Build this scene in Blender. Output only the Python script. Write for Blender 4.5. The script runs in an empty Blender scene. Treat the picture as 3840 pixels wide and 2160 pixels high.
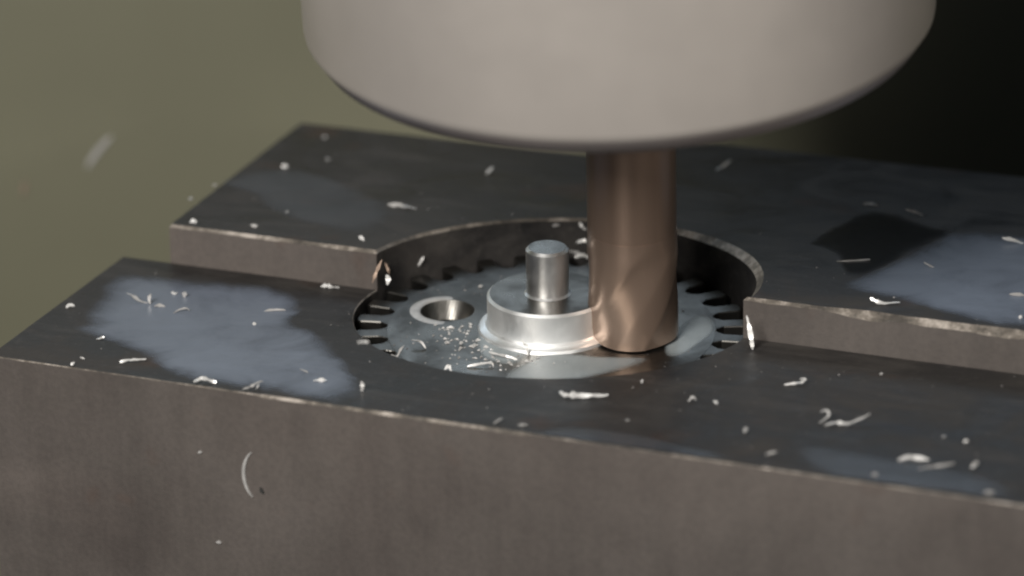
import bpy, bmesh, math, random
from mathutils import Vector, Matrix, noise

S = 0.001                      # everything below is written in millimetres
sc = bpy.context.scene
COL = sc.collection
random.seed(7)

# ------------------------------------------------------------------ camera
CAM = Vector((201.519, -436.900, 154.613))
R_ = Vector((0.905098, 0.425062, -0.010957))
U_ = Vector((-0.116510, 0.272706, 0.955017))
D_ = Vector((-0.408929, 0.863107, -0.296349))
cd = bpy.data.cameras.new('camera')
cam = bpy.data.objects.new('camera', cd); COL.objects.link(cam)
m = Matrix((R_, U_, -D_)).transposed().to_4x4(); m.translation = CAM * S
cam.matrix_world = m
cd.sensor_width = 36.0; cd.lens = 139.8
cd.clip_start = 0.02; cd.clip_end = 20
cd.dof.use_dof = True; cd.dof.focus_distance = 0.498; cd.dof.aperture_fstop = 17
sc.camera = cam

# ------------------------------------------------------------------ world, lamps, exposure
w = bpy.data.worlds.new('World'); sc.world = w; w.use_nodes = True
bg = w.node_tree.nodes['Background']
bg.inputs[0].default_value = (0.80, 0.86, 1.0, 1); bg.inputs[1].default_value = 0.02

def lamp(name, pos, target, size, watts, col, size_y=None):
    ld = bpy.data.lights.new(name, 'AREA'); ld.energy = watts; ld.color = col; ld.size = size * S
    if size_y: ld.shape = 'RECTANGLE'; ld.size_y = size_y * S
    lo = bpy.data.objects.new(name, ld); COL.objects.link(lo)
    p, t = Vector(pos), Vector(target)
    lo.location = p * S
    lo.rotation_euler = (t - p).to_track_quat('-Z', 'Y').to_euler()
    return lo
# machine work lamp in front and to the left, and the cool enclosure tube high at the back
lamp('work_lamp', (14, -442, 262), (0, 0, 0), 165, 3.6, (1.0, 0.965, 0.91))
lamp('enclosure_lamp', (-50, 105, 85), (8, -10, 0), 240, 0.05, (0.66, 0.82, 1.0), 40)

sl = lamp('side_fill', (250, -190, 110), (20, 0, 55), 50, 0.011, (1.0, 0.94, 0.86)); sl.data.spread = math.radians(26)  # added fill, kept narrow to brighten the holder's right side

sc.view_settings.view_transform = 'Standard'; sc.view_settings.look = 'None'
sc.view_settings.exposure = 0.0; sc.view_settings.gamma = 1.0
sc.view_settings.use_curve_mapping = False
sc.cycles.filter_width = 2.2

# ------------------------------------------------------------------ material helpers
def new_mat(name):
    mt = bpy.data.materials.new(name); mt.use_nodes = True
    nt = mt.node_tree
    return mt, nt, nt.nodes['Principled BSDF']
def node(nt, t, **kw):
    n = nt.nodes.new(t)
    for k, v in kw.items(): setattr(n, k, v)
    return n
def coords(nt, scale=(1, 1, 1), kind='Object'):
    tc = node(nt, 'ShaderNodeTexCoord'); mp = node(nt, 'ShaderNodeMapping')
    mp.inputs['Scale'].default_value = scale
    nt.links.new(tc.outputs[kind], mp.inputs['Vector'])
    return mp.outputs['Vector']
def noise_tex(nt, vec, scale, detail=5, rough=0.6, dist=0.0):
    n = node(nt, 'ShaderNodeTexNoise')
    n.inputs['Scale'].default_value = scale; n.inputs['Detail'].default_value = detail
    n.inputs['Roughness'].default_value = rough; n.inputs['Distortion'].default_value = dist
    nt.links.new(vec, n.inputs['Vector'])
    return n.outputs['Fac']
def ramp(nt, fac, stops):
    r = node(nt, 'ShaderNodeValToRGB'); e = r.color_ramp.elements
    while len(e) < len(stops): e.new(0.5)
    for i, (p, c) in enumerate(stops):
        e[i].position = p; e[i].color = (c if len(c) == 4 else tuple(c) + (1,)) if isinstance(c, tuple) else (c, c, c, 1)
    nt.links.new(fac, r.inputs['Fac'])
    return r.outputs['Color']
def mixc(nt, fac, a, b, mode='MIX'):
    n = node(nt, 'ShaderNodeMix', data_type='RGBA', blend_type=mode)
    for sock, v in ((n.inputs[0], fac), (n.inputs[6], a), (n.inputs[7], b)):
        if isinstance(v, bpy.types.NodeSocket): nt.links.new(v, sock)
        elif isinstance(v, tuple): sock.default_value = v if len(v) == 4 else v + (1,)
        else: sock.default_value = v
    return n.outputs[2]
def bump(nt, bs, h, strength, dist):
    b = node(nt, 'ShaderNodeBump'); b.inputs['Strength'].default_value = strength
    b.inputs['Distance'].default_value = dist
    nt.links.new(h, b.inputs['Height']); nt.links.new(b.outputs['Normal'], bs.inputs['Normal'])

# dark oily machined steel of the jaws; 1 BU = 1 m so noise scales are in the hundreds
def mat_jaw():
    mt, nt, bs = new_mat('oily_steel')
    v = coords(nt); vs = coords(nt, (1.0, 1.0, 0.12))
    big = noise_tex(nt, v, 42, 5, 0.6, 0.6)
    streak = noise_tex(nt, vs, 420, 5, 0.65)
    fine = noise_tex(nt, v, 1500, 3, 0.6)
    c = ramp(nt, big, [(0.28, (0.062, 0.053, 0.049)), (0.5, (0.076, 0.066, 0.060)), (0.72, (0.090, 0.078, 0.071))])
    c = mixc(nt, ramp(nt, streak, [(0.38, 0.0), (0.8, 0.3)]), c, (0.125, 0.108, 0.098))
    smear = noise_tex(nt, coords(nt, (0.5, 1.0, 1.0)), 26, 3, 0.5, 0.8)
    c = mixc(nt, ramp(nt, smear, [(0.45, 0.0), (0.68, 0.7)]), c, (0.118, 0.100, 0.090))
    runs = noise_tex(nt, coords(nt, (1.0, 1.0, 0.05)), 150, 3, 0.5)
    c = mixc(nt, ramp(nt, runs, [(0.58, 0.0), (0.72, 0.18)]), c, (0.045, 0.040, 0.037))
    rust = noise_tex(nt, v, 95, 3, 0.5)
    c = mixc(nt, ramp(nt, rust, [(0.64, 0.0), (0.78, 0.35)]), c, (0.085, 0.045, 0.030))
    c = mixc(nt, ramp(nt, fine, [(0.4, 0.0), (0.7, 0.2)]), c, (0.03, 0.028, 0.028))
    nt.links.new(c, bs.inputs['Base Color'])
    bs.inputs['Metallic'].default_value = 0.0; bs.inputs['Specular IOR Level'].default_value = 0.3
    nt.links.new(ramp(nt, big, [(0.3, 0.42), (0.7, 0.66)]), bs.inputs['Roughness'])
    h = mixc(nt, 0.5, streak, fine)
    bump(nt, bs, h, 0.35, 0.0003)
    return mt
def mat_oily_shaded():                    # oily gritty tops; shade on them and the pocket wall is in the colour
    mt, nt, bs = new_mat('shaded_oily_steel')
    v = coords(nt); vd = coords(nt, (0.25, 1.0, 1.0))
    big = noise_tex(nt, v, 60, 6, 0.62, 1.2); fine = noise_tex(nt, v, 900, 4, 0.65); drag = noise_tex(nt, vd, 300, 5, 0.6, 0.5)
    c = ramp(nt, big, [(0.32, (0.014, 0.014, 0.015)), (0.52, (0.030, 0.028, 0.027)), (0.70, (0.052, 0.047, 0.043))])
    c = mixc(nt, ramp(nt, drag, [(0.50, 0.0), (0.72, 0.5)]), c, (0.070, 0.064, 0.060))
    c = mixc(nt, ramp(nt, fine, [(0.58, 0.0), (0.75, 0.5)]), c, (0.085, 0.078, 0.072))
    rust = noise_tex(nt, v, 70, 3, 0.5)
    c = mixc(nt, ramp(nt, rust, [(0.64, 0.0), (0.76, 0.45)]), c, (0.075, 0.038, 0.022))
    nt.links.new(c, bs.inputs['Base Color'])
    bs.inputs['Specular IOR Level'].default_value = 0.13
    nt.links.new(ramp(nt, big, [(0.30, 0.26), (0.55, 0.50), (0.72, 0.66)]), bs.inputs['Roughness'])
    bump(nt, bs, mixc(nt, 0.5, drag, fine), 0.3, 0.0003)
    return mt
def mat_worn():
    mt, nt, bs = new_mat('worn_bare_edge')
    v = coords(nt)
    n = noise_tex(nt, v, 170, 5, 0.75)
    c = ramp(nt, n, [(0.38, (0.07, 0.062, 0.054)), (0.50, (0.17, 0.148, 0.125)), (0.64, (0.46, 0.41, 0.365))])
    nt.links.new(c, bs.inputs['Base Color'])
    bs.inputs['Metallic'].default_value = 0.2; bs.inputs['Roughness'].default_value = 0.45
    bump(nt, bs, noise_tex(nt, v, 900, 4), 0.5, 0.0003)
    return mt
def mat_alu(name, base, rough, turned=True, stain=0.5, metallic=1.0):
    mt, nt, bs = new_mat(name)
    v = coords(nt)
    n = noise_tex(nt, v, 130, 5, 0.6, 0.4)
    c = mixc(nt, ramp(nt, n, [(0.40, 0.0), (0.60, stain)]), base, tuple(x * 0.42 for x in base))
    nt.links.new(c, bs.inputs['Base Color'])
    bs.inputs['Metallic'].default_value = metallic
    nt.links.new(ramp(nt, n, [(0.35, rough), (0.65, min(1, rough + 0.22))]), bs.inputs['Roughness'])
    if turned:
        wv = node(nt, 'ShaderNodeTexWave', wave_type='RINGS', rings_direction='Z')
        wv.inputs['Scale'].default_value = 900; wv.inputs['Distortion'].default_value = 0.6
        nt.links.new(v, wv.inputs['Vector'])
        bump(nt, bs, mixc(nt, 0.4, wv.outputs['Fac'], n), 0.12, 0.0001)
    return mt
def mat_simple(name, col, metallic, rough, nscale=300, var=0.25, bmp=0.1, stretch=(1, 1, 1)):
    mt, nt, bs = new_mat(name)
    v = coords(nt, stretch); n = noise_tex(nt, v, nscale, 4, 0.6)
    c = mixc(nt, ramp(nt, n, [(0.3, 0.0), (0.7, 1.0)]), tuple(x * (1 - var) for x in col), tuple(min(1, x * (1 + var)) for x in col))
    nt.links.new(c, bs.inputs['Base Color'])
    bs.inputs['Metallic'].default_value = metallic
    nt.links.new(ramp(nt, n, [(0.3, rough * 0.85), (0.7, min(1, rough * 1.15))]), bs.inputs['Roughness'])
    if bmp: bump(nt, bs, n, bmp, 0.0002)
    return mt
def mat_coolant(name, col, amax, rough=0.28):
    mt, nt, bs = new_mat(name)
    v = coords(nt)
    at = node(nt, 'ShaderNodeAttribute', attribute_name='film')
    n = noise_tex(nt, v, 110, 5, 0.6, 0.5)
    bs.inputs['Roughness'].default_value = rough
    nt.links.new(mixc(nt, ramp(nt, n, [(0.35, 0.0), (0.7, 1.0)]), tuple(x * 0.9 for x in col), col), bs.inputs['Base Color'])
    bs.inputs['IOR'].default_value = 1.36
    n2 = noise_tex(nt, v, 75, 6, 0.65, 0.8)
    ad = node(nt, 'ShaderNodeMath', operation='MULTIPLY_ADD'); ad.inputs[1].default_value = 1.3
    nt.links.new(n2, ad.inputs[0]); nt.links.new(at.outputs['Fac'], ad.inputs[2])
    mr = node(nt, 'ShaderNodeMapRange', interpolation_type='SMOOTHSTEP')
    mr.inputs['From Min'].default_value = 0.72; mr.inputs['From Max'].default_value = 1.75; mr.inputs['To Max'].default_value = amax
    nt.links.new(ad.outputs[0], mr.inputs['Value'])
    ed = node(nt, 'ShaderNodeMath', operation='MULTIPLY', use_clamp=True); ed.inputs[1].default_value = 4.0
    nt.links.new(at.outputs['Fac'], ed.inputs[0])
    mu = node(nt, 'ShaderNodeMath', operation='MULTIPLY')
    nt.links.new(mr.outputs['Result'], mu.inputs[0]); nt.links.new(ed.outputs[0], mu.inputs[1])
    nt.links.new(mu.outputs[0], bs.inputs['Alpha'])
    bump(nt, bs, noise_tex(nt, v, 260, 2), 0.15, 0.0004)
    return mt

M = {
    'jaw': mat_jaw(), 'worn': mat_worn(), 'oily_shaded': mat_oily_shaded(),
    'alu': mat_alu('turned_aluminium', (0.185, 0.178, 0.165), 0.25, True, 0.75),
    'alu_boss': mat_alu('bright_aluminium', (0.95, 0.96, 0.96), 0.36, False, 0.12, 0.92),
    'pin': mat_alu('bright_pin', (0.80, 0.80, 0.80), 0.34, False, 0.3),
    'chip': mat_simple('aluminium_chip', (0.80, 0.79, 0.775), 0.4, 0.36, 900, 0.12, 0.2),
    'chip_dull': mat_simple('dull_chip', (0.42, 0.41, 0.40), 0.3, 0.45, 900, 0.2, 0.2),
    'grit': mat_simple('grit', (0.20, 0.19, 0.185), 0.2, 0.5, 900, 0.3, 0.2),
    'chip_brown': mat_simple('brown_chip', (0.30, 0.22, 0.17), 0.5, 0.5, 900, 0.2, 0.2),
    'holder': mat_simple('satin_holder_steel', (0.45, 0.415, 0.385), 0.5, 0.44, 60, 0.02, 0.01),
    'holder_rim': mat_simple('holder_chamfer', (0.30, 0.265, 0.26), 0.3, 0.42, 60, 0.08, 0.03),
    'tool': mat_simple('bronze_coated_carbide', (0.31, 0.222, 0.172), 0.7, 0.31, 120, 0.14, 0.05, (1, 1, 0.1)),
    'tool_ground': mat_simple('ground_cutter', (0.325, 0.235, 0.183), 0.69, 0.31, 120, 0.14, 0.05, (1, 1, 0.1)),
    'wall': mat_simple('khaki_enclosure_paint', (0.138, 0.134, 0.088), 0.0, 0.6, 14, 0.05, 0.02),
    'dark': mat_simple('black_rubber', (0.018, 0.019, 0.018), 0.0, 0.7, 40, 0.2, 0.1),
    'coolant': mat_coolant('milky_coolant', (0.150, 0.175, 0.225), 1.0),
    'coolant_thin': mat_coolant('thin_coolant_film', (0.11, 0.125, 0.15), 0.4, 0.22),
    'dark_sheen': mat_coolant('dark_reflection_film', (0.006, 0.006, 0.007), 0.85, 0.2),  # dark reflection in the wet steel, put into a black film's colour
    'coolant_and_glare': mat_coolant('pale_smear_and_glare', (0.36, 0.40, 0.415), 0.7),  # real smears, plus the highlight painted below the boss
}

# ------------------------------------------------------------------ mesh helpers
def link(name, me, mats, parent=None, loc=None, rotz=0, smooth=None):
    o = bpy.data.objects.new(name, me); COL.objects.link(o)
    if not me.materials:
        for k in (mats if isinstance(mats, (list, tuple)) else [mats]): me.materials.append(M[k])
    if smooth is not None:
        for p in me.polygons: p.use_smooth = True
        me.set_sharp_from_angle(angle=math.radians(smooth))
    if loc is not None: o.location = Vector(loc) * S
    o.rotation_euler.z = rotz
    if parent: o.parent = parent
    return o
def mesh(name, verts, faces, fmat=None):
    me = bpy.data.meshes.new(name)
    me.from_pydata([(x * S, y * S, z * S) for x, y, z in verts], [], faces); me.update()
    if fmat:
        for p, i in zip(me.polygons, fmat): p.material_index = i
    return me
def tag(o, label=None, cat=None, group=None, kind=None):
    if label: o['label'] = label
    if cat: o['category'] = cat
    if group: o['group'] = group
    if kind: o['kind'] = kind
    return o
def thing(name, loc, label, cat, group=None, rotz=0):
    o = bpy.data.objects.new(name, None); COL.objects.link(o); o.empty_display_size = 0.01
    o.location = Vector(loc) * S; o.rotation_euler.z = rotz
    return tag(o, label, cat, group)
def lathe(name, prof, seg=96):                    # profile [(r, z)], r = 0 closes
    V, F = [], []; rings = []
    for r, z in prof:
        if r <= 1e-6: rings.append([len(V)]); V.append((0, 0, z))
        else:
            rings.append(list(range(len(V), len(V) + seg)))
            V += [(r * math.cos(2 * math.pi * i / seg), r * math.sin(2 * math.pi * i / seg), z) for i in range(seg)]
    for a, b in zip(rings, rings[1:]):
        for i in range(seg):
            j = (i + 1) % seg
            if len(a) == 1: F.append((a[0], b[i], b[j]))
            elif len(b) == 1: F.append((a[i], a[j], b[0]))
            else: F.append((a[i], a[j], b[j], b[i]))
    return mesh(name, V, F)
def prism(name, out, z0, z1, cfun):
    """closed prism over a counter-clockwise outline with a worn chamfer round the top"""
    n = len(out); V, F, Mi = [], [], []
    ins = []
    for i in range(n):
        p, a, b = Vector(out[i]), Vector(out[i - 1]), Vector(out[(i + 1) % n])
        e1 = (p - a).normalized(); e2 = (b - p).normalized()
        n1 = Vector((-e1.y, e1.x)); n2 = Vector((-e2.y, e2.x))
        nn = n1 + n2; nn = nn / max(0.35, nn.dot(n1)) if nn.length > 1e-6 else n1
        ins.append((p, nn, cfun(p.x, p.y, z1)))
    for p, nn, c in ins: V.append((p.x, p.y, z0))
    for p, nn, c in ins: V.append((p.x, p.y, z1 - c))
    for p, nn, c in ins: V.append((p.x + nn.x * c, p.y + nn.y * c, z1))
    for i in range(n):
        j = (i + 1) % n
        F.append((i, j, n + j, n + i)); Mi.append(2 if all(abs(math.hypot(out[k][0], out[k][1] - PY) - PR) < 0.05 for k in (i, j)) else 0)  # pocket wall takes the dark steel, shade put into its colour
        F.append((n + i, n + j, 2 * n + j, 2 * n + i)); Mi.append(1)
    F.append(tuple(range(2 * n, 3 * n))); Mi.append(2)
    F.append(tuple(range(n - 1, -1, -1))); Mi.append(0)
    return mesh(name, V, F, Mi)
def seg_pts(a, b, step=0.8):
    n = max(1, int((Vector(b) - Vector(a)).length / step))
    return [(a[0] + (b[0] - a[0]) * i / n, a[1] + (b[1] - a[1]) * i / n) for i in range(n)]
def cut(o, cutter_me, mats):
    c = bpy.data.objects.new('cutter', cutter_me); COL.objects.link(c)
    for k in mats: cutter_me.materials.append(M[k])
    md = o.modifiers.new('cut', 'BOOLEAN'); md.operation = 'DIFFERENCE'; md.object = c; md.solver = 'EXACT'
    bpy.context.view_layer.update()
    dg = bpy.context.evaluated_depsgraph_get()
    new = bpy.data.meshes.new_from_object(o.evaluated_get(dg))
    o.modifiers.clear(); o.data = new
    bpy.data.objects.remove(c)

# ------------------------------------------------------------------ setting: enclosure wall behind
YAW = -0.4425
DH = Vector((math.sin(YAW), math.cos(YAW), 0)); RH = Vector((math.cos(YAW), -math.sin(YAW), 0))
RZ = math.atan2(RH.y, RH.x)
wc = DH * 125
me = mesh('wall', [(-420, 0, -260), (420, 0, -260), (420, 0, 380), (-420, 0, 380), (-420, 3, -260), (420, 3, -260), (420, 3, 380), (-420, 3, 380)],
          [(0, 1, 2, 3), (5, 4, 7, 6), (4, 5, 1, 0), (3, 2, 6, 7), (4, 0, 3, 7), (1, 5, 6, 2)])
tag(link('wall', me, 'wall', loc=wc, rotz=RZ), kind='structure')

# ------------------------------------------------------------------ the two vise jaws
HS, HB = 1.45, 6.7            # top of the front jaw, top of the rear jaw (gear top is z = 0)
YJ, YF, YB = 1.6, -41.8, 55.2
SH = -0.165                   # the jaws' left ends are cut slightly oblique
PR, PY = 25.6, 1.0            # bored pocket
def nz(x, y, z, s, seed=0.0): return noise.noise(Vector((x * s + seed, y * s, z * s)))
def front_c(x, y, z):
    c = 0.17 + 0.10 * nz(x, y, z, 0.5) + 0.16 * max(0, nz(x, y, z, 0.13, 5))
    if -19 < x < 16: c += 0.13
    if not -19 < x < 16: c *= 0.7
    if y > YF + 1: c *= 0.55
    if abs(math.hypot(x, y - PY) - PR) < 0.2: c = 0.10 + 0.05 * nz(x, y, z, 0.6)
    return max(0.05, c)
xc = math.sqrt(PR ** 2 - (YJ - PY) ** 2)
out = []
L0 = (-64.3 + SH * YF, YF); L1 = (-63.5 + SH * YJ, YJ - 0.05)
out += seg_pts(L0, (115, YF), 0.7) + seg_pts((115, YF), (115, YJ - 0.05), 6)
out += seg_pts((115, YJ - 0.05), (xc, YJ - 0.05), 0.8)
a0 = math.asin((YJ - 0.05 - PY) / PR)
N = 110
for i in range(N + 1):
    a = a0 - i * (math.pi + 2 * a0) / N
    out.append((PR * math.cos(a), PY + PR * math.sin(a)))
out += seg_pts((-xc, YJ - 0.05), L1, 0.8)[1:] + seg_pts(L1, L0, 0.7)
fj = thing('front_vise_jaw', (0, YF, -60), 'low dark oily steel front jaw with a half round pocket, nearest the camera', 'vise jaw')
o = link('jaw_body', prism('jaw_body', out, -60, HS, front_c), ['jaw', 'worn', 'oily_shaded']); o.parent = fj; o.location = -Vector(fj.location)

def rear_c(x, y, z):
    c = 0.17 + 0.09 * nz(x, y, z, 0.5, 3)
    if y < YJ + 0.5:
        c = 0.40 + 0.14 * nz(x, y, z, 0.4, 9)
        if x > 36: c += min(1.0, (x - 36) / 6) * (0.5 + 0.35 * nz(x, y, z, 0.16, 2) + 0.08 * nz(x, y, z, 0.9))
    elif abs(math.hypot(x, y - PY) - PR) < 0.2: c = 0.35 + 0.55 * max(0, min(1, (x + 4) / 22)) + 0.08 * nz(x, y, z, 0.5, 1)
    return max(0.06, c)
out = []
K0 = (-56.5, YJ + 0.05); K1 = (-56.5 + SH * (YB - YJ), YB)
out += seg_pts(K0, (-xc, YJ + 0.05), 0.7)
for i in range(N + 1):
    a = math.pi - a0 - i * (math.pi - 2 * a0) / N
    out.append((PR * math.cos(a), PY + PR * math.sin(a)))
out += seg_pts((xc, YJ + 0.05), (105, YJ + 0.05), 0.7)[1:]
out += seg_pts((105, YJ + 0.05), (105, 68), 6) + seg_pts((105, 68), (-14, 68), 0.9) + seg_pts((-14, 68), (-12, YB), 0.9) + seg_pts((-12, YB), K1, 0.9) + seg_pts(K1, K0, 0.9)
rj = thing('rear_vise_jaw', (0, YB, -60), 'taller dark steel rear jaw behind the part, with a bored half round pocket', 'vise jaw')
o = link('jaw_body', prism('jaw_body', out, -60, HB, rear_c), ['jaw', 'worn', 'oily_shaded']); o.parent = rj; o.location = -Vector(rj.location)

# ------------------------------------------------------------------ the toothed workpiece
wp = thing('toothed_workpiece', (0, 0, -9), 'round bright aluminium toothed part with a stepped boss and centre pin, held in the pocket', 'machined part')
RB, RT, NT = 21.0, 25.1, 30
body = link('disc', lathe('disc', [(0, -9), (RB, -9), (RB, -0.12), (RB - 0.12, 0), (0, 0)], 240), 'alu', wp, (0, 0, 9))
ct = lathe('cutter', [(0, -3.4), (1.5, -3.0), (2.5, -2.3), (3.05, -1.2), (3.6, 0.12), (3.6, 2), (0, 2)], 64)
ct.transform(Matrix.Translation(Vector((-14.6, -0.2, 0)) * S))
cut(body, ct, ['alu_boss'])
for p in body.data.polygons: p.use_smooth = True
body.data.set_sharp_from_angle(angle=math.radians(28))
br = lathe('hole_burr', [(3.5, -0.04), (3.7, 0.16), (4.2, 0.17), (4.9, 0.02), (4.9, -0.05)], 72)
for v in br.vertices:
    a = math.atan2(v.co.y, v.co.x)
    v.co.z = v.co.z * (0.25 + 1.1 * math.cos(a - 3.3) + 0.3 * math.sin(3 * a)) - 0.00003 if v.co.z > 0 else v.co.z
tag(link('hole_burr', br, 'chip_dull', wp, (-14.6, -0.2, 9), smooth=60), 'raised bright burr round the drilled hole')
def tooth_mesh():                                # local X is radial
    pts = []; p = 2 * math.pi / NT
    for r, half in ((RB - 0.4, 0.5 * p * 0.98), (RB + 0.15, 0.5 * p * 0.74), (RB + 0.9, 0.5 * p * 0.48), (RT - 0.5, 0.5 * p * 0.44), (RT, 0.5 * p * 0.34)):
        pts.append((r, half))
    left = [(r * math.cos(-h), r * math.sin(-h)) for r, h in pts]
    right = [(r * math.cos(h), r * math.sin(h)) for r, h in reversed(pts)]
    q = left + right; n = len(q)
    c = 0.14
    V = [(x, y, -9) for x, y in q] + [(x, y, -0.03 - c) for x, y in q]
    cx = sum(x for x, y in q) / n
    V += [(cx + (x - cx) * 0.93 if 0 < i < n - 1 else x, y * 0.90 if 0 < i < n - 1 else y, -0.03) for i, (x, y) in enumerate(q)]
    F = []
    for k in (0, n):
        for i in range(n):
            j = (i + 1) % n; F.append((k + i, k + j, k + n + j, k + n + i))
    F += [tuple(range(2 * n, 3 * n)), tuple(range(n - 1, -1, -1))]
    return mesh('tooth', V, F)
tm = tooth_mesh()
for i in range(NT):
    link('tooth', tm, 'alu', wp, (0, 0, 9), 2 * math.pi * (i + 0.3) / NT)
boss = link('boss', lathe('boss', [(8.9, -0.05), (8.75, 0.4), (8.45, 0.62), (7.95, 0.75), (7.7, 1.0), (7.7, 4.5), (7.35, 4.82), (0, 4.82)], 128), ['alu_boss', 'alu'], wp, (-0.4, -0.2, 9), smooth=28)
link('pin', lathe('pin', [(3.0, 4.80), (2.72, 5.05), (2.72, 10.7), (2.4, 11.05), (0, 11.05)], 72), ['pin', 'alu'], wp, (-0.4, -0.2, 9), smooth=28)

for ob in wp.children:                          # flat tops take dark aluminium: the dark surroundings' reflection, put into the colour
    if ob.name.startswith(('boss', 'pin')):
        for p in ob.data.polygons:
            if p.normal.z > 0.95 and p.center.z > 0.004: p.material_index = 1

CANT = Matrix.Rotation(0.09, 4, RH)               # the part sits slightly canted in its pocket, square to the cutter
wp.matrix_world = CANT @ Matrix.Translation(wp.location)

# ------------------------------------------------------------------ end mill and holder
TX, TY = 10.1, 1.5
em = thing('end_mill', (TX, TY, 0.15), 'bronze coloured end mill reaching down onto the toothed part', 'milling cutter')
link('shank', lathe('shank', [(5.58, 14.0), (5.58, 50), (0, 50)], 96), 'tool', em, smooth=40)
def fluted():
    nseg, nz_ = 96, 60; V, F = [], []
    for k in range(nz_ + 1):
        z = 14.6 * k / nz_; fade = min(1, max(0, (14.4 - z) / 3.5)); fade = fade * fade * (3 - 2 * fade)
        for i in range(nseg):
            a = 2 * math.pi * i / nseg
            ph = (a - z * math.tan(math.radians(32)) / 5.5) * 4 / (2 * math.pi) % 1.0
            g = 0.0
            if ph > 0.42: t = (ph - 0.42) / 0.58; g = math.sin(math.pi * t ** 0.7) * 0.24
            r = 5.60 + 0.10 * fade - g * fade
            V.append((r * math.cos(a), r * math.sin(a), z))
    for k in range(nz_):
        for i in range(nseg):
            j = (i + 1) % nseg
            F.append((k * nseg + i, k * nseg + j, (k + 1) * nseg + j, (k + 1) * nseg + i))
    F.append(tuple(range(nseg - 1, -1, -1))); F.append(tuple(range(nz_ * nseg, (nz_ + 1) * nseg)))
    return mesh('fluted_section', V, F)
link('fluted_section', fluted(), 'tool_ground', em, smooth=40)
RHO, ZH = 38.3, 42.4
def lean(roll): return Matrix.Rotation(roll, 4, -DH) @ Matrix.Rotation(0.17, 4, RH)    # the spindle head leans forward and a touch to the left
th = thing('tool_holder', (TX, TY, ZH), 'wide satin grey cylindrical tool holder hanging over the part', 'tool holder')
for ob, roll, dz in ((em, 0.016, 0.28), (th, 0.04, 0.0)):
    p0 = Vector((TX, TY, 0)) * S
    ob.matrix_world = Matrix.Translation(p0 + (Vector((0, 0, dz)) + RH * (0.35 if ob is th else 0.55)) * S) @ lean(roll) @ Matrix.Translation(ob.location - p0)
link('holder_body', lathe('holder_body', [(RHO - 0.30, 2.0), (RHO - 0.10, 2.3), (RHO, 3.0), (RHO, 95), (30, 100), (0, 100)], 160), 'holder', th, smooth=30)
link('bottom_rim', lathe('bottom_rim', [(6.2, 0), (RHO - 1.9, 0), (RHO - 1.5, 0.16), (RHO - 0.42, 1.85), (RHO - 0.30, 2.0)], 160), 'holder_rim', th, smooth=50)
link('collet_nut', lathe('collet_nut', [(5.5, -0.1), (11, -0.1), (12, 0.5), (12, 3)], 64), 'holder_rim', th, smooth=40)

# ------------------------------------------------------------------ coolant on the jaws and the part, plus two painted reflections
PUDDLES = [
('dark_reflection', 6.7, 'dark_sheen', [(24.3, 26.7), (24.6, 34.7), (25.8, 43.4), (29.1, 45.2), (35.3, 41.7), (40.4, 38.3), (38.3, 27.2), (36.7, 17.0), (33.8, 15.4), (30.0, 22.7), (26.4, 25.6)], 'black patch painted in for a dark reflection on the right of the rear jaw'),
('smear_and_glare', 0.0, 'coolant_and_glare', [(1.6, -10.9), (3.8, -6.8), (8.9, -6.0), (15.6, -3.9), (13.7, -9.5), (7.8, -15.4), (1.1, -17.3)], 'painted pale highlight on the front of the part below the boss'),  # reflected boss highlight, painted as a pale film
('coolant_puddle', 1.45, 'coolant', [(-55.0, -24.2), (-60.6, -5.9), (-53.8, -4.0), (-46.2, -2.6), (-38.1, -2.4), (-30.8, -8.3), (-28.4, -15.5), (-21.8, -18.8), (-10.9, -32.0), (-7.6, -37.9), (-10.5, -41.5), (-19.8, -41.2), (-27.9, -41.4), (-35.2, -38.3), (-41.9, -33.5), (-48.5, -31.2), (-54.3, -28.3)], 'large milky blue grey coolant puddle on the left of the front jaw'),
('coolant_puddle', 6.7, 'coolant', [(34.5, 11.4), (37.4, 23.8), (40.0, 39.5), (49.0, 41.4), (57.0, 37.0), (67.4, 12.1), (61.5, 3.0), (52.1, 4.6), (43.2, 7.9), (37.5, 9.0)], 'milky blue coolant puddle in shadow on the right of the rear jaw'),
('coolant_puddle', 1.45, 'coolant_thin', [(16.5, -42.3), (19.1, -38.1), (25.2, -37.0), (33.2, -38.1), (41.3, -39.7), (39.8, -42.1), (30.0, -42.1), (21.0, -42.1)], 'thin coolant film along the front jaw edge below the part'),
('coolant_puddle', 1.45, 'coolant_thin', [(46.1, -33.2), (55.6, -32.8), (65.4, -33.6), (73.8, -36.4), (72.4, -40.5), (61.1, -41.2), (51.3, -40.5)], 'thin coolant film along the front jaw edge at the lower right'),
('coolant_puddle', 6.7, 'coolant_thin', [(-60.7, 22.3), (-54.9, 20.0), (-46.3, 12.0), (-32.4, 7.2), (-29.1, 8.2), (-31.5, 19.3), (-41.8, 27.7), (-54.6, 33.3), (-59.8, 28.9)], 'faint coolant film on the left of the rear jaw top'),
('smear_and_glare', 0.0, 'coolant_and_glare', [(-7.1, -7.6), (-7.2, -3.3), (-3.3, -3.4), (1.2, -9.4), (0.2, -13.2), (-3.7, -12.3)], 'pale coolant smear at the left foot of the boss'),
('smear_and_glare', 0.0, 'coolant_and_glare', [(15.5, -0.1), (14.6, 7.9), (16.1, 12.2), (19.2, 8.1), (19.2, 1.5), (17.9, -3.0)], 'pale coolant smear on the part right of the cutter'),
]
def inside_pocket(x, y): return math.hypot(x, y - PY) < PR + 0.3
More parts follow.
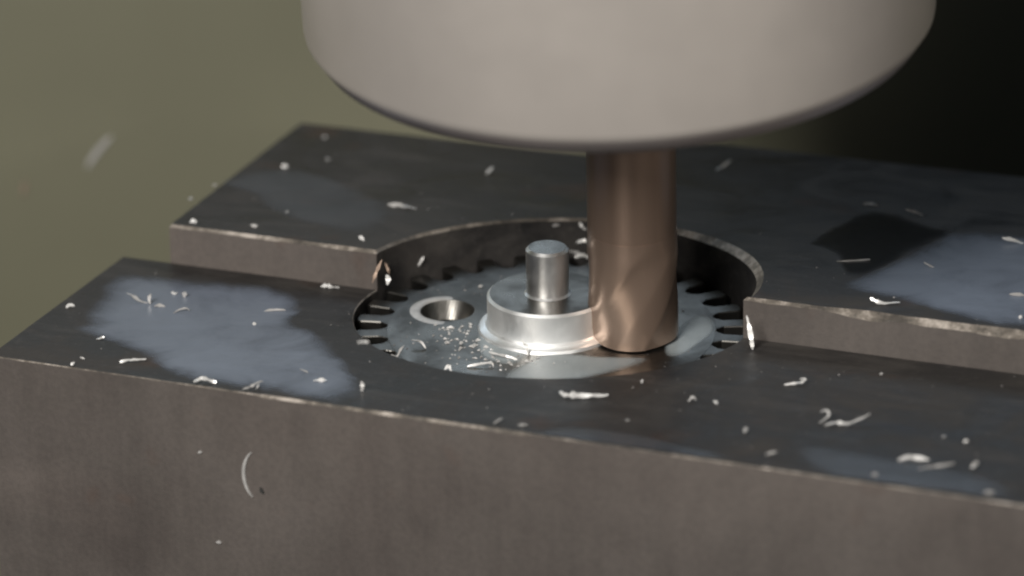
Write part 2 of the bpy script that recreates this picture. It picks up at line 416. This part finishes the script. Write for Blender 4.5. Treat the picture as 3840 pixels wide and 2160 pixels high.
for nm, z, mk, poly, lab in PUDDLES:
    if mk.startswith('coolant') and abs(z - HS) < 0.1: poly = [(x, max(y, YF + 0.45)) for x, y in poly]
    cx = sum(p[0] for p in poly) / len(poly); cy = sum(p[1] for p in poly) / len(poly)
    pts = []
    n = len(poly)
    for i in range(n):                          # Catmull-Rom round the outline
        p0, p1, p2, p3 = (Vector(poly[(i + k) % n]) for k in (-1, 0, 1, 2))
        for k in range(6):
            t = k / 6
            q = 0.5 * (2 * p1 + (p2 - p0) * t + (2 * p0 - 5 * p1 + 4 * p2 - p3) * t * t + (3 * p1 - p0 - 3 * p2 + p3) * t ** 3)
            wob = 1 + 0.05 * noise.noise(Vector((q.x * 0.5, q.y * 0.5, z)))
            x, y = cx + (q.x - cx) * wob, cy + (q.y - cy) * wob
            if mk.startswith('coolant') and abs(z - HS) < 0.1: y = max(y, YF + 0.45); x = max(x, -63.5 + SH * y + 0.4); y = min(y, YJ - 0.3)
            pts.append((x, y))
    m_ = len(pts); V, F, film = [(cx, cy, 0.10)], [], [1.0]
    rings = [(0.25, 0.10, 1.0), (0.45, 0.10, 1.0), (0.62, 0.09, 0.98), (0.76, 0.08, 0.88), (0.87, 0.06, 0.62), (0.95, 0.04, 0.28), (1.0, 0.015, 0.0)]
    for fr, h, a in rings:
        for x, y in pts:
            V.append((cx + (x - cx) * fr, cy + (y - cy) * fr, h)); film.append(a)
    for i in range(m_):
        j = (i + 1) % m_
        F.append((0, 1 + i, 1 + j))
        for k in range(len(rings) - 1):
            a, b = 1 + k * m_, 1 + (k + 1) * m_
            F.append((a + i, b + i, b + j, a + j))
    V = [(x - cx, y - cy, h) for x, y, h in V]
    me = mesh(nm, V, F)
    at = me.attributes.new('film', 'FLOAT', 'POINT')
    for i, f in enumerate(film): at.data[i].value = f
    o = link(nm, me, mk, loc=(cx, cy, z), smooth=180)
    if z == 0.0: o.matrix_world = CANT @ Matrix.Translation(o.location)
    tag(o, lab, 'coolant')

# ------------------------------------------------------------------ swarf, every chip a thing of its own; two are added glints
CHIPS = [
('metal_chip', (-58.2, -21.1, 1.4), [(-0.61, -0.06), (-0.1, 0.26), (0.51, 0.13)], 0.56, 35, 'chip', 'small bright chip on the left end edge of the front jaw', None),
('metal_chip', (-51.3, -16.1, 1.4), [(-1.42, 1.67), (-0.41, 1.03), (0.41, 0.26), (1.42, 0.0)], 0.41, 35, 'chip_dull', 'grey forked ribbon chip lying in the coolant on the left of the front jaw', None),
('metal_chip', (-49.6, -15.6, 1.4), [(0.0, 0.0), (-0.15, 0.71), (0.1, 1.42)], 0.41, 75, 'chip_dull', 'short grey chip standing upright in the coolant beside the forked ribbon', None),
('metal_chip', (-47.8, -16.3, 1.4), [(-0.71, 0.13), (0.0, 0.19), (0.71, 0.0)], 0.51, 35, 'chip_dull', 'grey oval flake right of the forked ribbon in the coolant', None),
('metal_chip', (-48.7, -10.8, 1.4), [(-0.41, 0.39), (-0.2, 0.0), (0.3, 0.13)], 0.36, 35, 'chip', 'small white crumb near the back edge of the coolant puddle', None),
('metal_chip', (-47.1, -11.2, 1.5), [(0.0, 0.0), (0.1, 0.71)], 0.81, 75, 'chip_dull', 'stubby grey chip standing beside the white crumb in the coolant', None),
('metal_chip', (-44.0, -17.6, 1.4), [(-0.91, -0.19), (-0.1, 0.39), (0.71, 0.58), (1.12, 0.26)], 0.2, 35, 'chip_dull', 'thin bent wire of swarf in the middle of the coolant puddle', None),
('metal_chip', (-48.0, -30.9, 1.4), [(-0.46, 0.0), (0.1, 0.13), (0.51, 0.32)], 0.41, 35, 'chip', 'small bright chip at the lower left rim of the coolant puddle', None),
('metal_chip', (-39.6, -37.5, 1.4), [(-1.42, 0.0), (-0.41, 0.19), (0.71, 0.26), (1.83, 0.39)], 0.46, 35, 'chip', 'long white teardrop sliver near the left front edge of the front jaw', None),
('metal_speck', (-45.7, -42.0, 1.4), [(-0.25, -0.13), (0.2, 0.26)], 0.36, 35, 'chip', 'tiny white speck close to the left front corner of the front jaw', 'tiny bright specks scattered on the front jaw'),
('metal_speck', (-45.9, -38.7, 1.4), [(-0.3, 0.13), (0.3, -0.13)], 0.25, 35, 'chip_dull', 'faint sliver speck left of the long white teardrop sliver', 'tiny bright specks scattered on the front jaw'),
('metal_chip', (-27.5, -40.9, 1.4), [(-1.22, -0.06), (-0.41, 0.32), (0.51, 0.19), (1.52, -0.19)], 0.76, 35, 'chip', 'fat bright white flake at the front edge of the coolant puddle', None),
('metal_chip', (-20.7, -40.6, 1.4), [(-1.42, -0.19), (-0.51, 0.13), (0.2, 0.64), (1.02, 1.03)], 0.36, 35, 'chip_dull', 'thin slanting grey sliver at the front edge below the puddle', None),
('metal_speck', (-20.6, -40.2, 1.4), [(0.0, -0.26), (0.3, 0.39)], 0.36, 35, 'chip_dull', 'tiny grey speck just right of the thin slanting sliver at the front edge', 'tiny bright specks scattered on the front jaw'),
('metal_chip', (-32.9, -11.9, 1.4), [(-1.83, -0.13), (-0.61, 0.06), (0.91, 0.06)], 0.36, 35, 'chip_dull', 'pale straight chip near the right side of the coolant puddle', None),
('metal_speck', (-33.0, -18.1, 1.4), [(-0.25, 0.0), (0.25, 0.06)], 0.41, 35, 'chip', 'tiny white dot near the right side of the big coolant puddle', 'tiny bright specks scattered on the front jaw'),
('metal_chip', (-14.8, -34.8, 1.4), [(-0.81, 0.0), (0.0, 0.06), (0.81, 0.0)], 0.46, 35, 'chip', 'short bright bar chip at the right end of the coolant puddle', None),
('metal_speck', (-18.2, -32.6, 1.4), [(-0.51, 0.32), (0.51, -0.26)], 0.3, 35, 'chip_dull', 'faint speck above the short bright bar chip', 'tiny bright specks scattered on the front jaw'),
('metal_chip', (-8.6, -35.9, 1.4), [(0.0, 0.0), (0.1, 0.61), (0.0, 1.22)], 0.46, 75, 'chip_dull', 'short grey chip standing at the right tip of the coolant puddle', None),
('metal_chip', (11.6, -40.3, 1.4), [(-0.51, -0.26), (0.0, 0.13), (0.51, 0.51)], 0.36, 35, 'chip_dull', 'small grey chip by the front edge below the round part', None),
('metal_speck', (14.5, -39.6, 1.4), [(-0.61, 0.0), (0.51, 0.06)], 0.25, 35, 'chip_dull', 'faint flat speck at the front edge right of the small grey chip', 'tiny bright specks scattered on the front jaw'),
('metal_chip', (16.9, -27.6, 1.4), [(-2.84, 0.64), (-2.23, 0.06), (-0.76, -0.06), (1.02, -0.13), (2.94, 0.0)], 0.71, 35, 'chip', 'largest bright white sliver, on the front jaw below the round part', None),
('metal_speck', (21.1, -20.0, 1.4), [(0.0, 0.0), (0.15, 0.51)], 0.41, 35, 'chip_dull', 'tiny grey speck just under the round part, right of the largest sliver', 'tiny bright specks scattered on the front jaw'),
('metal_speck', (25.0, -33.2, 1.4), [(-0.25, 0.0), (0.25, 0.0)], 0.3, 35, 'chip_dull', 'tiny grey dot below the largest white sliver', 'tiny bright specks scattered on the front jaw'),
('metal_speck', (29.4, -23.8, 1.4), [(-0.51, -0.13), (0.0, 0.39), (0.41, 0.0)], 0.36, 35, 'chip_dull', 'small dim speck left of the small triangular chip', 'tiny bright specks scattered on the front jaw'),
('metal_chip', (32.3, -23.5, 1.4), [(-0.41, 0.26), (0.15, -0.13)], 0.61, 35, 'chip', 'small triangular chip right of the largest sliver', None),
('metal_chip', (38.2, -13.3, 1.4), [(-1.22, -0.19), (0.0, -0.06), (1.02, 0.13), (1.37, 0.64), (0.71, 0.58)], 0.3, 35, 'chip', 'short hooked wire chip high on the right of the front jaw', None),
('metal_chip', (46.4, -24.9, 1.4), [(-0.51, 0.0), (0.3, 0.58), (0.71, 1.28), (0.3, 1.8), (-0.3, 1.54)], 0.3, 35, 'chip', 'question mark shaped curl on the right of the front jaw', None),
('metal_chip', (49.2, -24.6, 1.4), [(-2.64, -0.26), (-1.27, 0.13), (0.0, -0.13), (1.42, 0.51), (2.74, 1.28)], 0.41, 35, 'chip', 'long jagged bright chip beside the question mark curl', None),
('metal_chip', (39.3, -31.7, 1.4), [(-0.1, 0.0), (0.15, 0.77)], 0.71, 35, 'chip_dull', 'small grey oval chip left of the question mark curl', None),
('metal_speck', (44.9, -37.5, 1.4), [(-0.71, -0.19), (0.71, 0.19)], 0.25, 35, 'chip_dull', 'thin short speck at the front edge under the question mark curl', 'tiny bright specks scattered on the front jaw'),
('metal_speck', (60.9, -24.1, 1.4), [(-0.25, 0.0), (0.25, 0.06)], 0.41, 35, 'chip_dull', 'tiny dot above the leaf shaped flake, the left one of a pair', 'tiny bright specks scattered on the front jaw'),
('metal_speck', (63.8, -24.7, 1.4), [(-0.3, 0.0), (0.3, 0.06)], 0.46, 35, 'chip_dull', 'tiny dot above the leaf shaped flake, the right one of a pair', 'tiny bright specks scattered on the front jaw'),
('metal_chip', (60.3, -33.0, 1.4), [(-1.73, -0.06), (-0.51, 0.32), (0.51, 0.19), (1.83, 0.0)], 0.51, 35, 'chip', 'pale leaf shaped flake at the lower right of the front jaw', None),
('metal_chip', (63.7, -34.7, 1.4), [(-2.13, -0.39), (-0.76, -0.06), (0.51, 0.06), (2.13, 0.45)], 0.36, 35, 'chip_dull', 'long grey sliver right of the leaf shaped flake', None),
('metal_chip', (67.6, -32.7, 1.4), [(-0.41, -0.32), (0.41, 0.58)], 0.41, 35, 'chip_dull', 'short slanted grey chip near the right frame edge of the front jaw', None),
('metal_speck', (58.0, -39.4, 1.4), [(-0.36, 0.0), (0.36, 0.0)], 0.46, 35, 'chip_dull', 'pale dot at the front edge left of the leaf shaped flake', 'tiny bright specks scattered on the front jaw'),
('metal_speck', (71.7, -39.8, 1.4), [(-0.61, 0.0), (0.61, -0.06)], 0.46, 35, 'chip_dull', 'dim flat speck lowest on the right of the front jaw', 'tiny bright specks scattered on the front jaw'),
('metal_speck', (46.4, -5.5, 1.4), [(-0.2, 0.0), (0.2, 0.0)], 0.41, 35, 'chip_dull', 'tiny dot close under the rear jaw face on the right', 'tiny bright specks scattered on the front jaw'),
('metal_chip', (-31.9, -0.5, 1.4), [(-0.81, 0.13), (0.0, 0.26), (0.61, 0.0), (1.62, -0.06)], 0.56, 35, 'chip', 'bright tadpole shaped chip at the foot of the rear jaw face', None),
('metal_chip', (-55.6, 32.4, 6.2), [(-0.41, 0.0), (0.41, 0.06)], 0.71, 35, 'chip', 'round brilliant white chip on the left of the rear jaw top', None),
('metal_speck', (-57.9, 48.7, 6.2), [(-0.3, 0.0), (0.3, 0.0)], 0.41, 35, 'chip_dull', 'tiny dim speck near the back left corner of the rear jaw', 'tiny bright specks scattered on the rear jaw'),
('metal_speck', (-51.9, 38.2, 6.2), [(-0.3, 0.0), (0.3, 0.0)], 0.41, 35, 'chip_dull', 'tiny dim speck right of the round brilliant chip on the rear jaw', 'tiny bright specks scattered on the rear jaw'),
('metal_speck', (-44.7, 12.7, 6.2), [(-0.2, 0.0), (0.2, 0.13)], 0.36, 35, 'chip_dull', 'tiny dim speck below the round brilliant chip', 'tiny bright specks scattered on the rear jaw'),
('metal_chip', (-27.6, 40.3, 6.2), [(-0.71, -0.64), (-0.2, 0.0), (0.25, 0.64)], 0.46, 35, 'chip', 'small pale chip with a tail in the middle of the rear jaw top', None),
('metal_chip', (-31.3, 20.3, 6.2), [(-1.93, 0.77), (-0.61, 0.51), (0.41, 0.26), (1.93, -0.13)], 0.76, 35, 'chip_dull', 'grey arrowhead shaped flake on the rear jaw above the pocket', None),
('metal_chip', (1.1, 55.0, 6.2), [(-1.02, -0.39), (0.0, 0.39), (1.12, 1.41)], 0.25, 35, 'chip', 'thin slanting bright needle on the rear jaw right of the cutter', None),
('metal_chip', (-53.8, 3.3, 6.2), [(-0.46, 0.0), (0.0, 0.19), (0.46, 0.0)], 0.66, 35, 'chip', 'bright white chip on the left front corner of the rear jaw', None),
('metal_speck', (-45.4, 4.8, 6.2), [(-0.51, 0.0), (0.51, -0.13)], 0.41, 35, 'chip_dull', 'flat speck on the front edge of the rear jaw, left part', 'tiny bright specks scattered on the rear jaw'),
('metal_speck', (-59.8, 13.2, 6.2), [(-0.3, 0.0), (0.3, 0.13)], 0.46, 35, 'chip_dull', 'tiny speck on the left end edge of the rear jaw, the nearer of two', 'tiny bright specks scattered on the rear jaw'),
('metal_speck', (-60.1, 20.4, 6.2), [(-0.25, 0.0), (0.3, 0.19)], 0.41, 35, 'chip_dull', 'tiny speck on the left end edge of the rear jaw, the farther of two', 'tiny bright specks scattered on the rear jaw'),
('metal_chip', (-29.3, 4.7, 6.2), [(-0.41, 0.51), (0.3, -0.26)], 0.46, 35, 'chip', 'pale bent chip on the rear jaw edge near the pocket corner', None),
('metal_chip', (25.9, 46.2, 6.2), [(-1.02, 0.13), (0.2, 0.06), (1.02, -0.19)], 0.36, 35, 'chip_dull', 'thin pale strip on the far rim of the painted dark reflection', None),
('metal_chip', (32.9, 44.0, 6.2), [(-1.12, 0.45), (0.0, 0.13), (1.12, -0.51)], 0.3, 35, 'chip_dull', 'dim slanted strip right of the painted dark reflection', None),
('metal_chip', (32.9, 21.3, 6.2), [(-2.28, 0.0), (0.0, 0.06), (2.03, 0.26)], 0.2, 35, 'chip_dull', 'thin straight needle in front of the painted dark reflection', None),
('metal_chip', (49.0, 36.7, 6.2), [(-1.32, 0.51), (0.0, 0.13), (1.32, -0.39)], 0.46, 35, 'chip', 'bright bent chip at the far right of the rear jaw top', None),
('metal_chip', (42.5, 22.4, 6.2), [(-0.51, 0.58), (0.0, 0.13), (0.71, -0.26)], 0.25, 35, 'chip_dull', 'small curved chip in the shadowed coolant on the rear jaw', None),
('metal_chip', (42.2, 5.5, 6.2), [(-1.22, 0.77), (-0.41, 0.19), (0.51, -0.06), (2.44, 0.13)], 0.46, 35, 'chip', 'hooked chip with a long tail near the worn edge of the rear jaw', None),
('metal_chip', (56.7, 15.3, 6.2), [(-1.02, 0.13), (0.81, -0.13)], 0.46, 35, 'chip_dull', 'grey chip at the right frame edge beside the shadowed coolant', None),
('metal_speck', (59.8, 6.7, 6.2), [(-0.2, 0.0), (0.3, 0.0)], 0.46, 35, 'chip', 'tiny bright dot at the right frame edge on the rear jaw', 'tiny bright specks scattered on the rear jaw'),
('metal_chip', (28.2, -2.6, 1.4), [(0.3, 0.0), (0.15, 1.27), (-0.1, 2.79), (-0.41, 4.27)], 0.6, 75, 'chip', 'brilliant white sliver added as the glint on the right corner of the pocket', None),  # glint of the jaw's corner chamfer, built as a white strip
('metal_chip', (-11.3, -23.1, 10.8), [(-0.1, 0.0), (0.0, 0.77), (-0.2, 1.54)], 0.61, 35, 'chip', 'bright drop shaped chip at the left corner of the pocket', None),
('metal_chip', (-12.9, -22.7, 10.8), [(-0.71, 0.0), (-0.2, 1.32), (0.51, 2.85)], 0.46, 75, 'chip_brown', 'brown sliver leaning in the left corner of the pocket', None),
('metal_chip', (-25.2, 3.6, 3.0), [(0.3, 0.0), (0.1, 0.81), (-0.3, 1.73)], 0.36, 75, 'chip_brown', 'short brown chip behind the leaning brown sliver', None),
('metal_chip', (-23.6, 10.2, 2.4), [(-0.3, 0.0), (0.1, 0.71), (0.51, 1.32)], 0.46, 75, 'chip_dull', 'pale curved chip standing at the back left of the pocket', None),
('metal_chip', (-3.6, -44.7, 10.8), [(-0.66, 0.0), (0.0, 0.06), (0.66, 0.0)], 0.51, 35, 'chip', 'bright white chip between the left teeth of the round part', None),
('metal_chip', (-13.6, -16.4, 0.0), [(-0.91, 0.13), (-0.1, -0.13), (0.3, 0.77), (0.81, 1.54)], 0.3, 35, 'chip_dull', 'small hooked chip on the left front rim of the round part', None),
('metal_chip', (-5.6, -19.1, 0.0), [(-0.51, -0.26), (0.0, 0.64), (0.41, 1.03), (0.71, -0.26)], 0.56, 35, 'chip', 'folded triangular bright chip on the front rim of the round part', None),
('metal_speck', (-6.4, -20.5, 0.0), [(-0.25, 0.0), (0.25, 0.0)], 0.46, 35, 'chip', 'tiny white speck beside the folded triangular chip', None),
('metal_chip', (-2.4, -15.0, 0.0), [(-2.03, -0.26), (-0.51, 0.06), (0.91, 0.26), (1.22, -0.39)], 0.41, 35, 'chip', 'straight pale flake on the front rim of the round part', None),
('metal_chip', (-0.4, -11.8, 0.0), [(-2.54, 0.77), (-1.27, 0.39), (0.0, 0.0), (1.02, -0.39)], 0.46, 35, 'chip', 'crumpled curl below the boss of the round part', None),
('metal_chip', (1.0, -9.4, 0.0), [(-0.71, 1.73), (-0.41, 1.12), (0.0, 0.51), (0.1, -0.41)], 0.41, 75, 'chip', 'curved bright sliver standing against the boss', None),
('metal_speck', (-14.0, 8.4, 0.0), [(-0.3, 0.0), (0.3, 0.19)], 0.41, 35, 'chip_dull', 'small dim crumb behind the boss on the round part', None),
('metal_chip', (-11.8, -12.8, 0.0), [(-1.52, 0.39), (-0.41, 0.13), (0.3, -0.9)], 0.36, 35, 'chip_dull', 'dull bent strip left of centre on the round part', None),
('metal_speck', (-8.1, -9.5, 0.0), [(-0.3, 0.0), (0.3, 0.13)], 0.46, 35, 'chip_dull', 'dim crumb below the drilled hole', None),
('metal_chip', (-5.8, 22.6, 0.0), [(-1.02, 0.0), (-0.3, 0.39), (0.71, 0.13), (1.12, -0.19)], 0.66, 35, 'chip', 'brilliant flake behind the pin, added as a highlight on the back teeth', None),  # tooth highlight, modelled as a bright flake
('metal_chip', (-7.8, 25.1, 1.8), [(-1.12, 0.51), (-0.2, 0.26), (0.71, 0.0)], 0.46, 35, 'chip_dull', 'grey chip behind the pin, second from the top', None),
('metal_chip', (-7.1, 25.3, 3.4), [(-0.71, 0.0), (0.1, 0.3), (0.71, 0.2)], 0.56, 75, 'chip', 'bright chip on the pocket wall behind the pin', None),
('metal_chip', (-7.0, 25.3, 5.2), [(-0.41, 1.12), (-0.1, 0.51), (0.51, 0.0)], 0.46, 75, 'chip_dull', 'pale curl at the top of the pocket wall behind the pin', None),
('metal_speck', (-10.3, 24.1, 5.6), [(-0.51, 0.0), (0.51, 0.13)], 0.46, 35, 'chip_dull', 'dim speck at the pocket rim behind the pin', None),
]
def ribbon(path, width, lean, seed):
    """bent, tapering chip; path in a plane leaning back by `lean` degrees"""
    rnd = random.Random(seed); n = len(path)
    P = []
    for i in range(n - 1):
        p0, p1, p2, p3 = (Vector(path[min(max(i + k, 0), n - 1)]) for k in (-1, 0, 1, 2))
        for k in range(3):
            t = k / 3
            P.append(0.5 * (2 * p1 + (p2 - p0) * t + (2 * p0 - 5 * p1 + 4 * p2 - p3) * t * t + (3 * p1 - p0 - 3 * p2 + p3) * t ** 3))
    P.append(Vector(path[-1])); m_ = len(P)
    lo = min(p.y for p in P)
    cl, sl = math.cos(math.radians(lean)), math.sin(math.radians(lean))
    ex, ew, en = Vector((1, 0, 0)), Vector((0, cl, sl)), Vector((0, -sl, cl))
    fat = rnd.uniform(0.25, 0.7); bow = rnd.uniform(0.05, 0.25) * width; tw = rnd.uniform(-0.5, 0.5)
    V, F = [], []
    for i, p in enumerate(P):
        t = i / (m_ - 1)
        d = (P[min(i + 1, m_ - 1)] - P[max(i - 1, 0)]).normalized()
        nrm = Vector((-d.y, d.x))
        hw = 0.5 * width * (0.22 + 0.78 * math.sin(math.pi * min(1, max(0, t ** (0.5 + fat)))) ** 0.8) * rnd.uniform(0.55, 1.3)
        c = ex * p.x + ew * (p.y - lo) + en * (bow * math.sin(math.pi * t) + 0.06 + rnd.uniform(-0.14, 0.14) * width)
        a = tw * (t - 0.5) * 2 + rnd.uniform(-0.5, 0.5)
        side = (ex * nrm.x + ew * nrm.y) * math.cos(a) + en * math.sin(a)
        th_ = 0.07
        for s1, s2 in ((-1, -1), (1, -1), (1, 1), (-1, 1)):
            V.append(tuple(c + side * hw * s1 + en * th_ * s2 + en * (0.12 * hw if s1 < 0 else 0)))
    for i in range(m_ - 1):
        for k in range(4):
            F.append((i * 4 + k, i * 4 + (k + 1) % 4, i * 4 + 4 + (k + 1) % 4, i * 4 + 4 + k))
    F += [(3, 2, 1, 0), tuple(m_ * 4 - 4 + k for k in range(4))]
    zmin = min(v[2] for v in V)
    V = [(x, y, z - zmin + 0.02) for x, y, z in V]
    return mesh('chip', V, F)
for i, (nm, loc, path, wd, lean, mk, lab, grp) in enumerate(CHIPS):
    x, y, z = loc
    if abs(z - 6.2) < 0.01: z = HB
    if abs(z - HS) < 0.06: z = HS; y = max(y, YF + 0.6)
    o = link(nm, ribbon(path, wd * 1.0, lean, i), mk, loc=(x, y, z), rotz=RZ, smooth=22)
    if z == 0.0: o.matrix_world = CANT @ Matrix.Translation(o.location) @ Matrix.Rotation(RZ, 4, 'Z')
    tag(o, lab, 'metal speck' if nm == 'metal_speck' else 'metal chip', grp)

# crumbs and a scratch strip on the wet front face, chips on the enclosure wall
def face_chip(name, pts, width, mk, lab, origin, rotz):
    V, F = [], []; n = len(pts)
    for i, (x, z) in enumerate(pts):
        a, b = pts[max(i - 1, 0)], pts[min(i + 1, n - 1)]
        d = Vector((b[0] - a[0], b[1] - a[1])).normalized(); t = i / (n - 1)
        hw = width * 0.5 * (0.25 + 0.75 * math.sin(math.pi * t))
        for s1, yy in ((-1, 0.03), (1, 0.03), (1, -0.16), (-1, -0.16)):
            V.append((x - d.y * hw * s1, yy, z + d.x * hw * s1))
    for i in range(n - 1):
        for k in range(4): F.append((i * 4 + k, i * 4 + 4 + k, i * 4 + 4 + (k + 1) % 4, i * 4 + (k + 1) % 4))
    F += [(0, 1, 2, 3), tuple(n * 4 - 1 - k for k in range(4))]
    o = link(name, mesh(name, V, F), mk, loc=origin, rotz=rotz, smooth=50)
    return tag(o, lab, 'metal chip')
arc = [(1.2 - 2.3 * math.cos(a), 3.3 * math.sin(a)) for a in [(-1.05 + 2.1 * k / 12) for k in range(13)]]
face_chip('metal_chip', arc, 0.42, 'chip_dull', 'thin crescent scratch built as a strip on the front face of the front jaw', (-20.7, YF - 0.03, -8.9), 0)  # curved scratch, added as a raised strip
face_chip('metal_chip', [(-0.25, 0), (0, 0.12), (0.3, 0.1)], 0.35, 'chip_dull', 'tiny pale crumb on the front face left of the crescent scratch', (-27.8, YF - 0.03, -7.1), 0)
face_chip('metal_chip', [(-0.35, 0), (0, 0.1), (0.35, 0)], 0.4, 'chip_dull', 'tiny pale crumb low on the front face below the crescent scratch', (-25.6, YF - 0.03, -18.4), 0)
face_chip('metal_chip', [(-0.2, 0.4), (0, 0), (0.3, -0.3)], 0.5, 'dark', 'tiny black crumb at the lower end of the crescent scratch', (-19.4, YF - 0.03, -10.8), 0)
wl = DH * 124.9
def on_wall(x, y, z): return (x, y, z)
face_chip('metal_chip', [(-0.9, -1.6), (-0.3, -0.4), (0.9, 1.2), (2.4, 2.9), (3.2, 3.6)], 0.9, 'chip_dull', 'blurred slanting pale chip stuck on the khaki wall', (-117.6, 82.4, -11.2), RZ)
face_chip('metal_chip', [(0, -1.2), (0.2, 0), (0.5, 1.4)], 0.7, 'chip_brown', 'faint blurred chip low on the khaki wall at the far left', (-127.7, 77.6, -16.0), RZ)

# fine swarf dust and grit, too small to count
def dust(name, lab, n, z, region, seed, big=0.0, mk='grit'):
    rnd = random.Random(seed); V, F = [], []
    k = 0
    while k < n:
        x, y = region(rnd)
        if inside_pocket(x, y) and z > 0.5: continue
        r = 0.04 + big + (0.11 + big) * rnd.random() ** 3; b = len(V); a0_ = rnd.uniform(0, 6.28)
        st = rnd.uniform(1, 2.6); ca, sa = math.cos(a0_), math.sin(a0_)
        for dx, dy, dz in ((1, 0, 0), (-0.5, 0.8, 0), (-0.5, -0.8, 0), (0.1, 0.1, 1.1)):
            px, py = dx * st * r, dy * r
            V.append((x + px * ca - py * sa, y + px * sa + py * ca, z + 0.01 + dz * r))
        F += [(b, b + 1, b + 2), (b, b + 3, b + 1), (b + 1, b + 3, b + 2), (b + 2, b + 3, b)]
        k += 1
    o = link(name, mesh(name, V, F), mk)
    if z == 0.0: o.matrix_world = CANT
    return tag(o, lab, 'swarf dust', kind='stuff')
dust('swarf_dust', 'fine pale swarf dust sprinkled over the front jaw top', 130, HS, lambda r: (max(-56, min(74, r.gauss(8, 30))), r.uniform(YF + 0.6, 0.8)), 3)
dust('swarf_dust', 'fine pale swarf dust sprinkled over the rear jaw top', 70, HB, lambda r: (max(-52, min(66, r.gauss(-2, 30))), 2.3 + abs(r.gauss(0, 16))), 4)
def on_disc(r):
    while True:
        a, q = r.uniform(0, 6.283), 8.5 + 12.5 * r.random() ** 0.5
        x, y = q * math.cos(a), q * math.sin(a)
        if math.hypot(x + 14.6, y + 0.2) > 5 and math.hypot(x - TX, y - TY) > 6.2 and r.random() < (0.95 if x < 0 else 0.3): return x, y
dust('swarf_dust', 'fine swarf dust on the top of the toothed part', 170, 0.0, on_disc, 5)

def by_hub(r):
    while True:
        a = r.gauss(4.0, 0.55); q = 9.9 + abs(r.gauss(0, 3.6))
        x, y = q * math.cos(a) - 0.4, q * math.sin(a)
        if q < 20.5 and math.hypot(x + 14.6, y + 0.2) > 5: return x, y
dust('wet_swarf', 'wet mush of crumbled swarf around the left foot of the boss', 110, 0.0, by_hub, 8, 0.09, 'chip_dull')
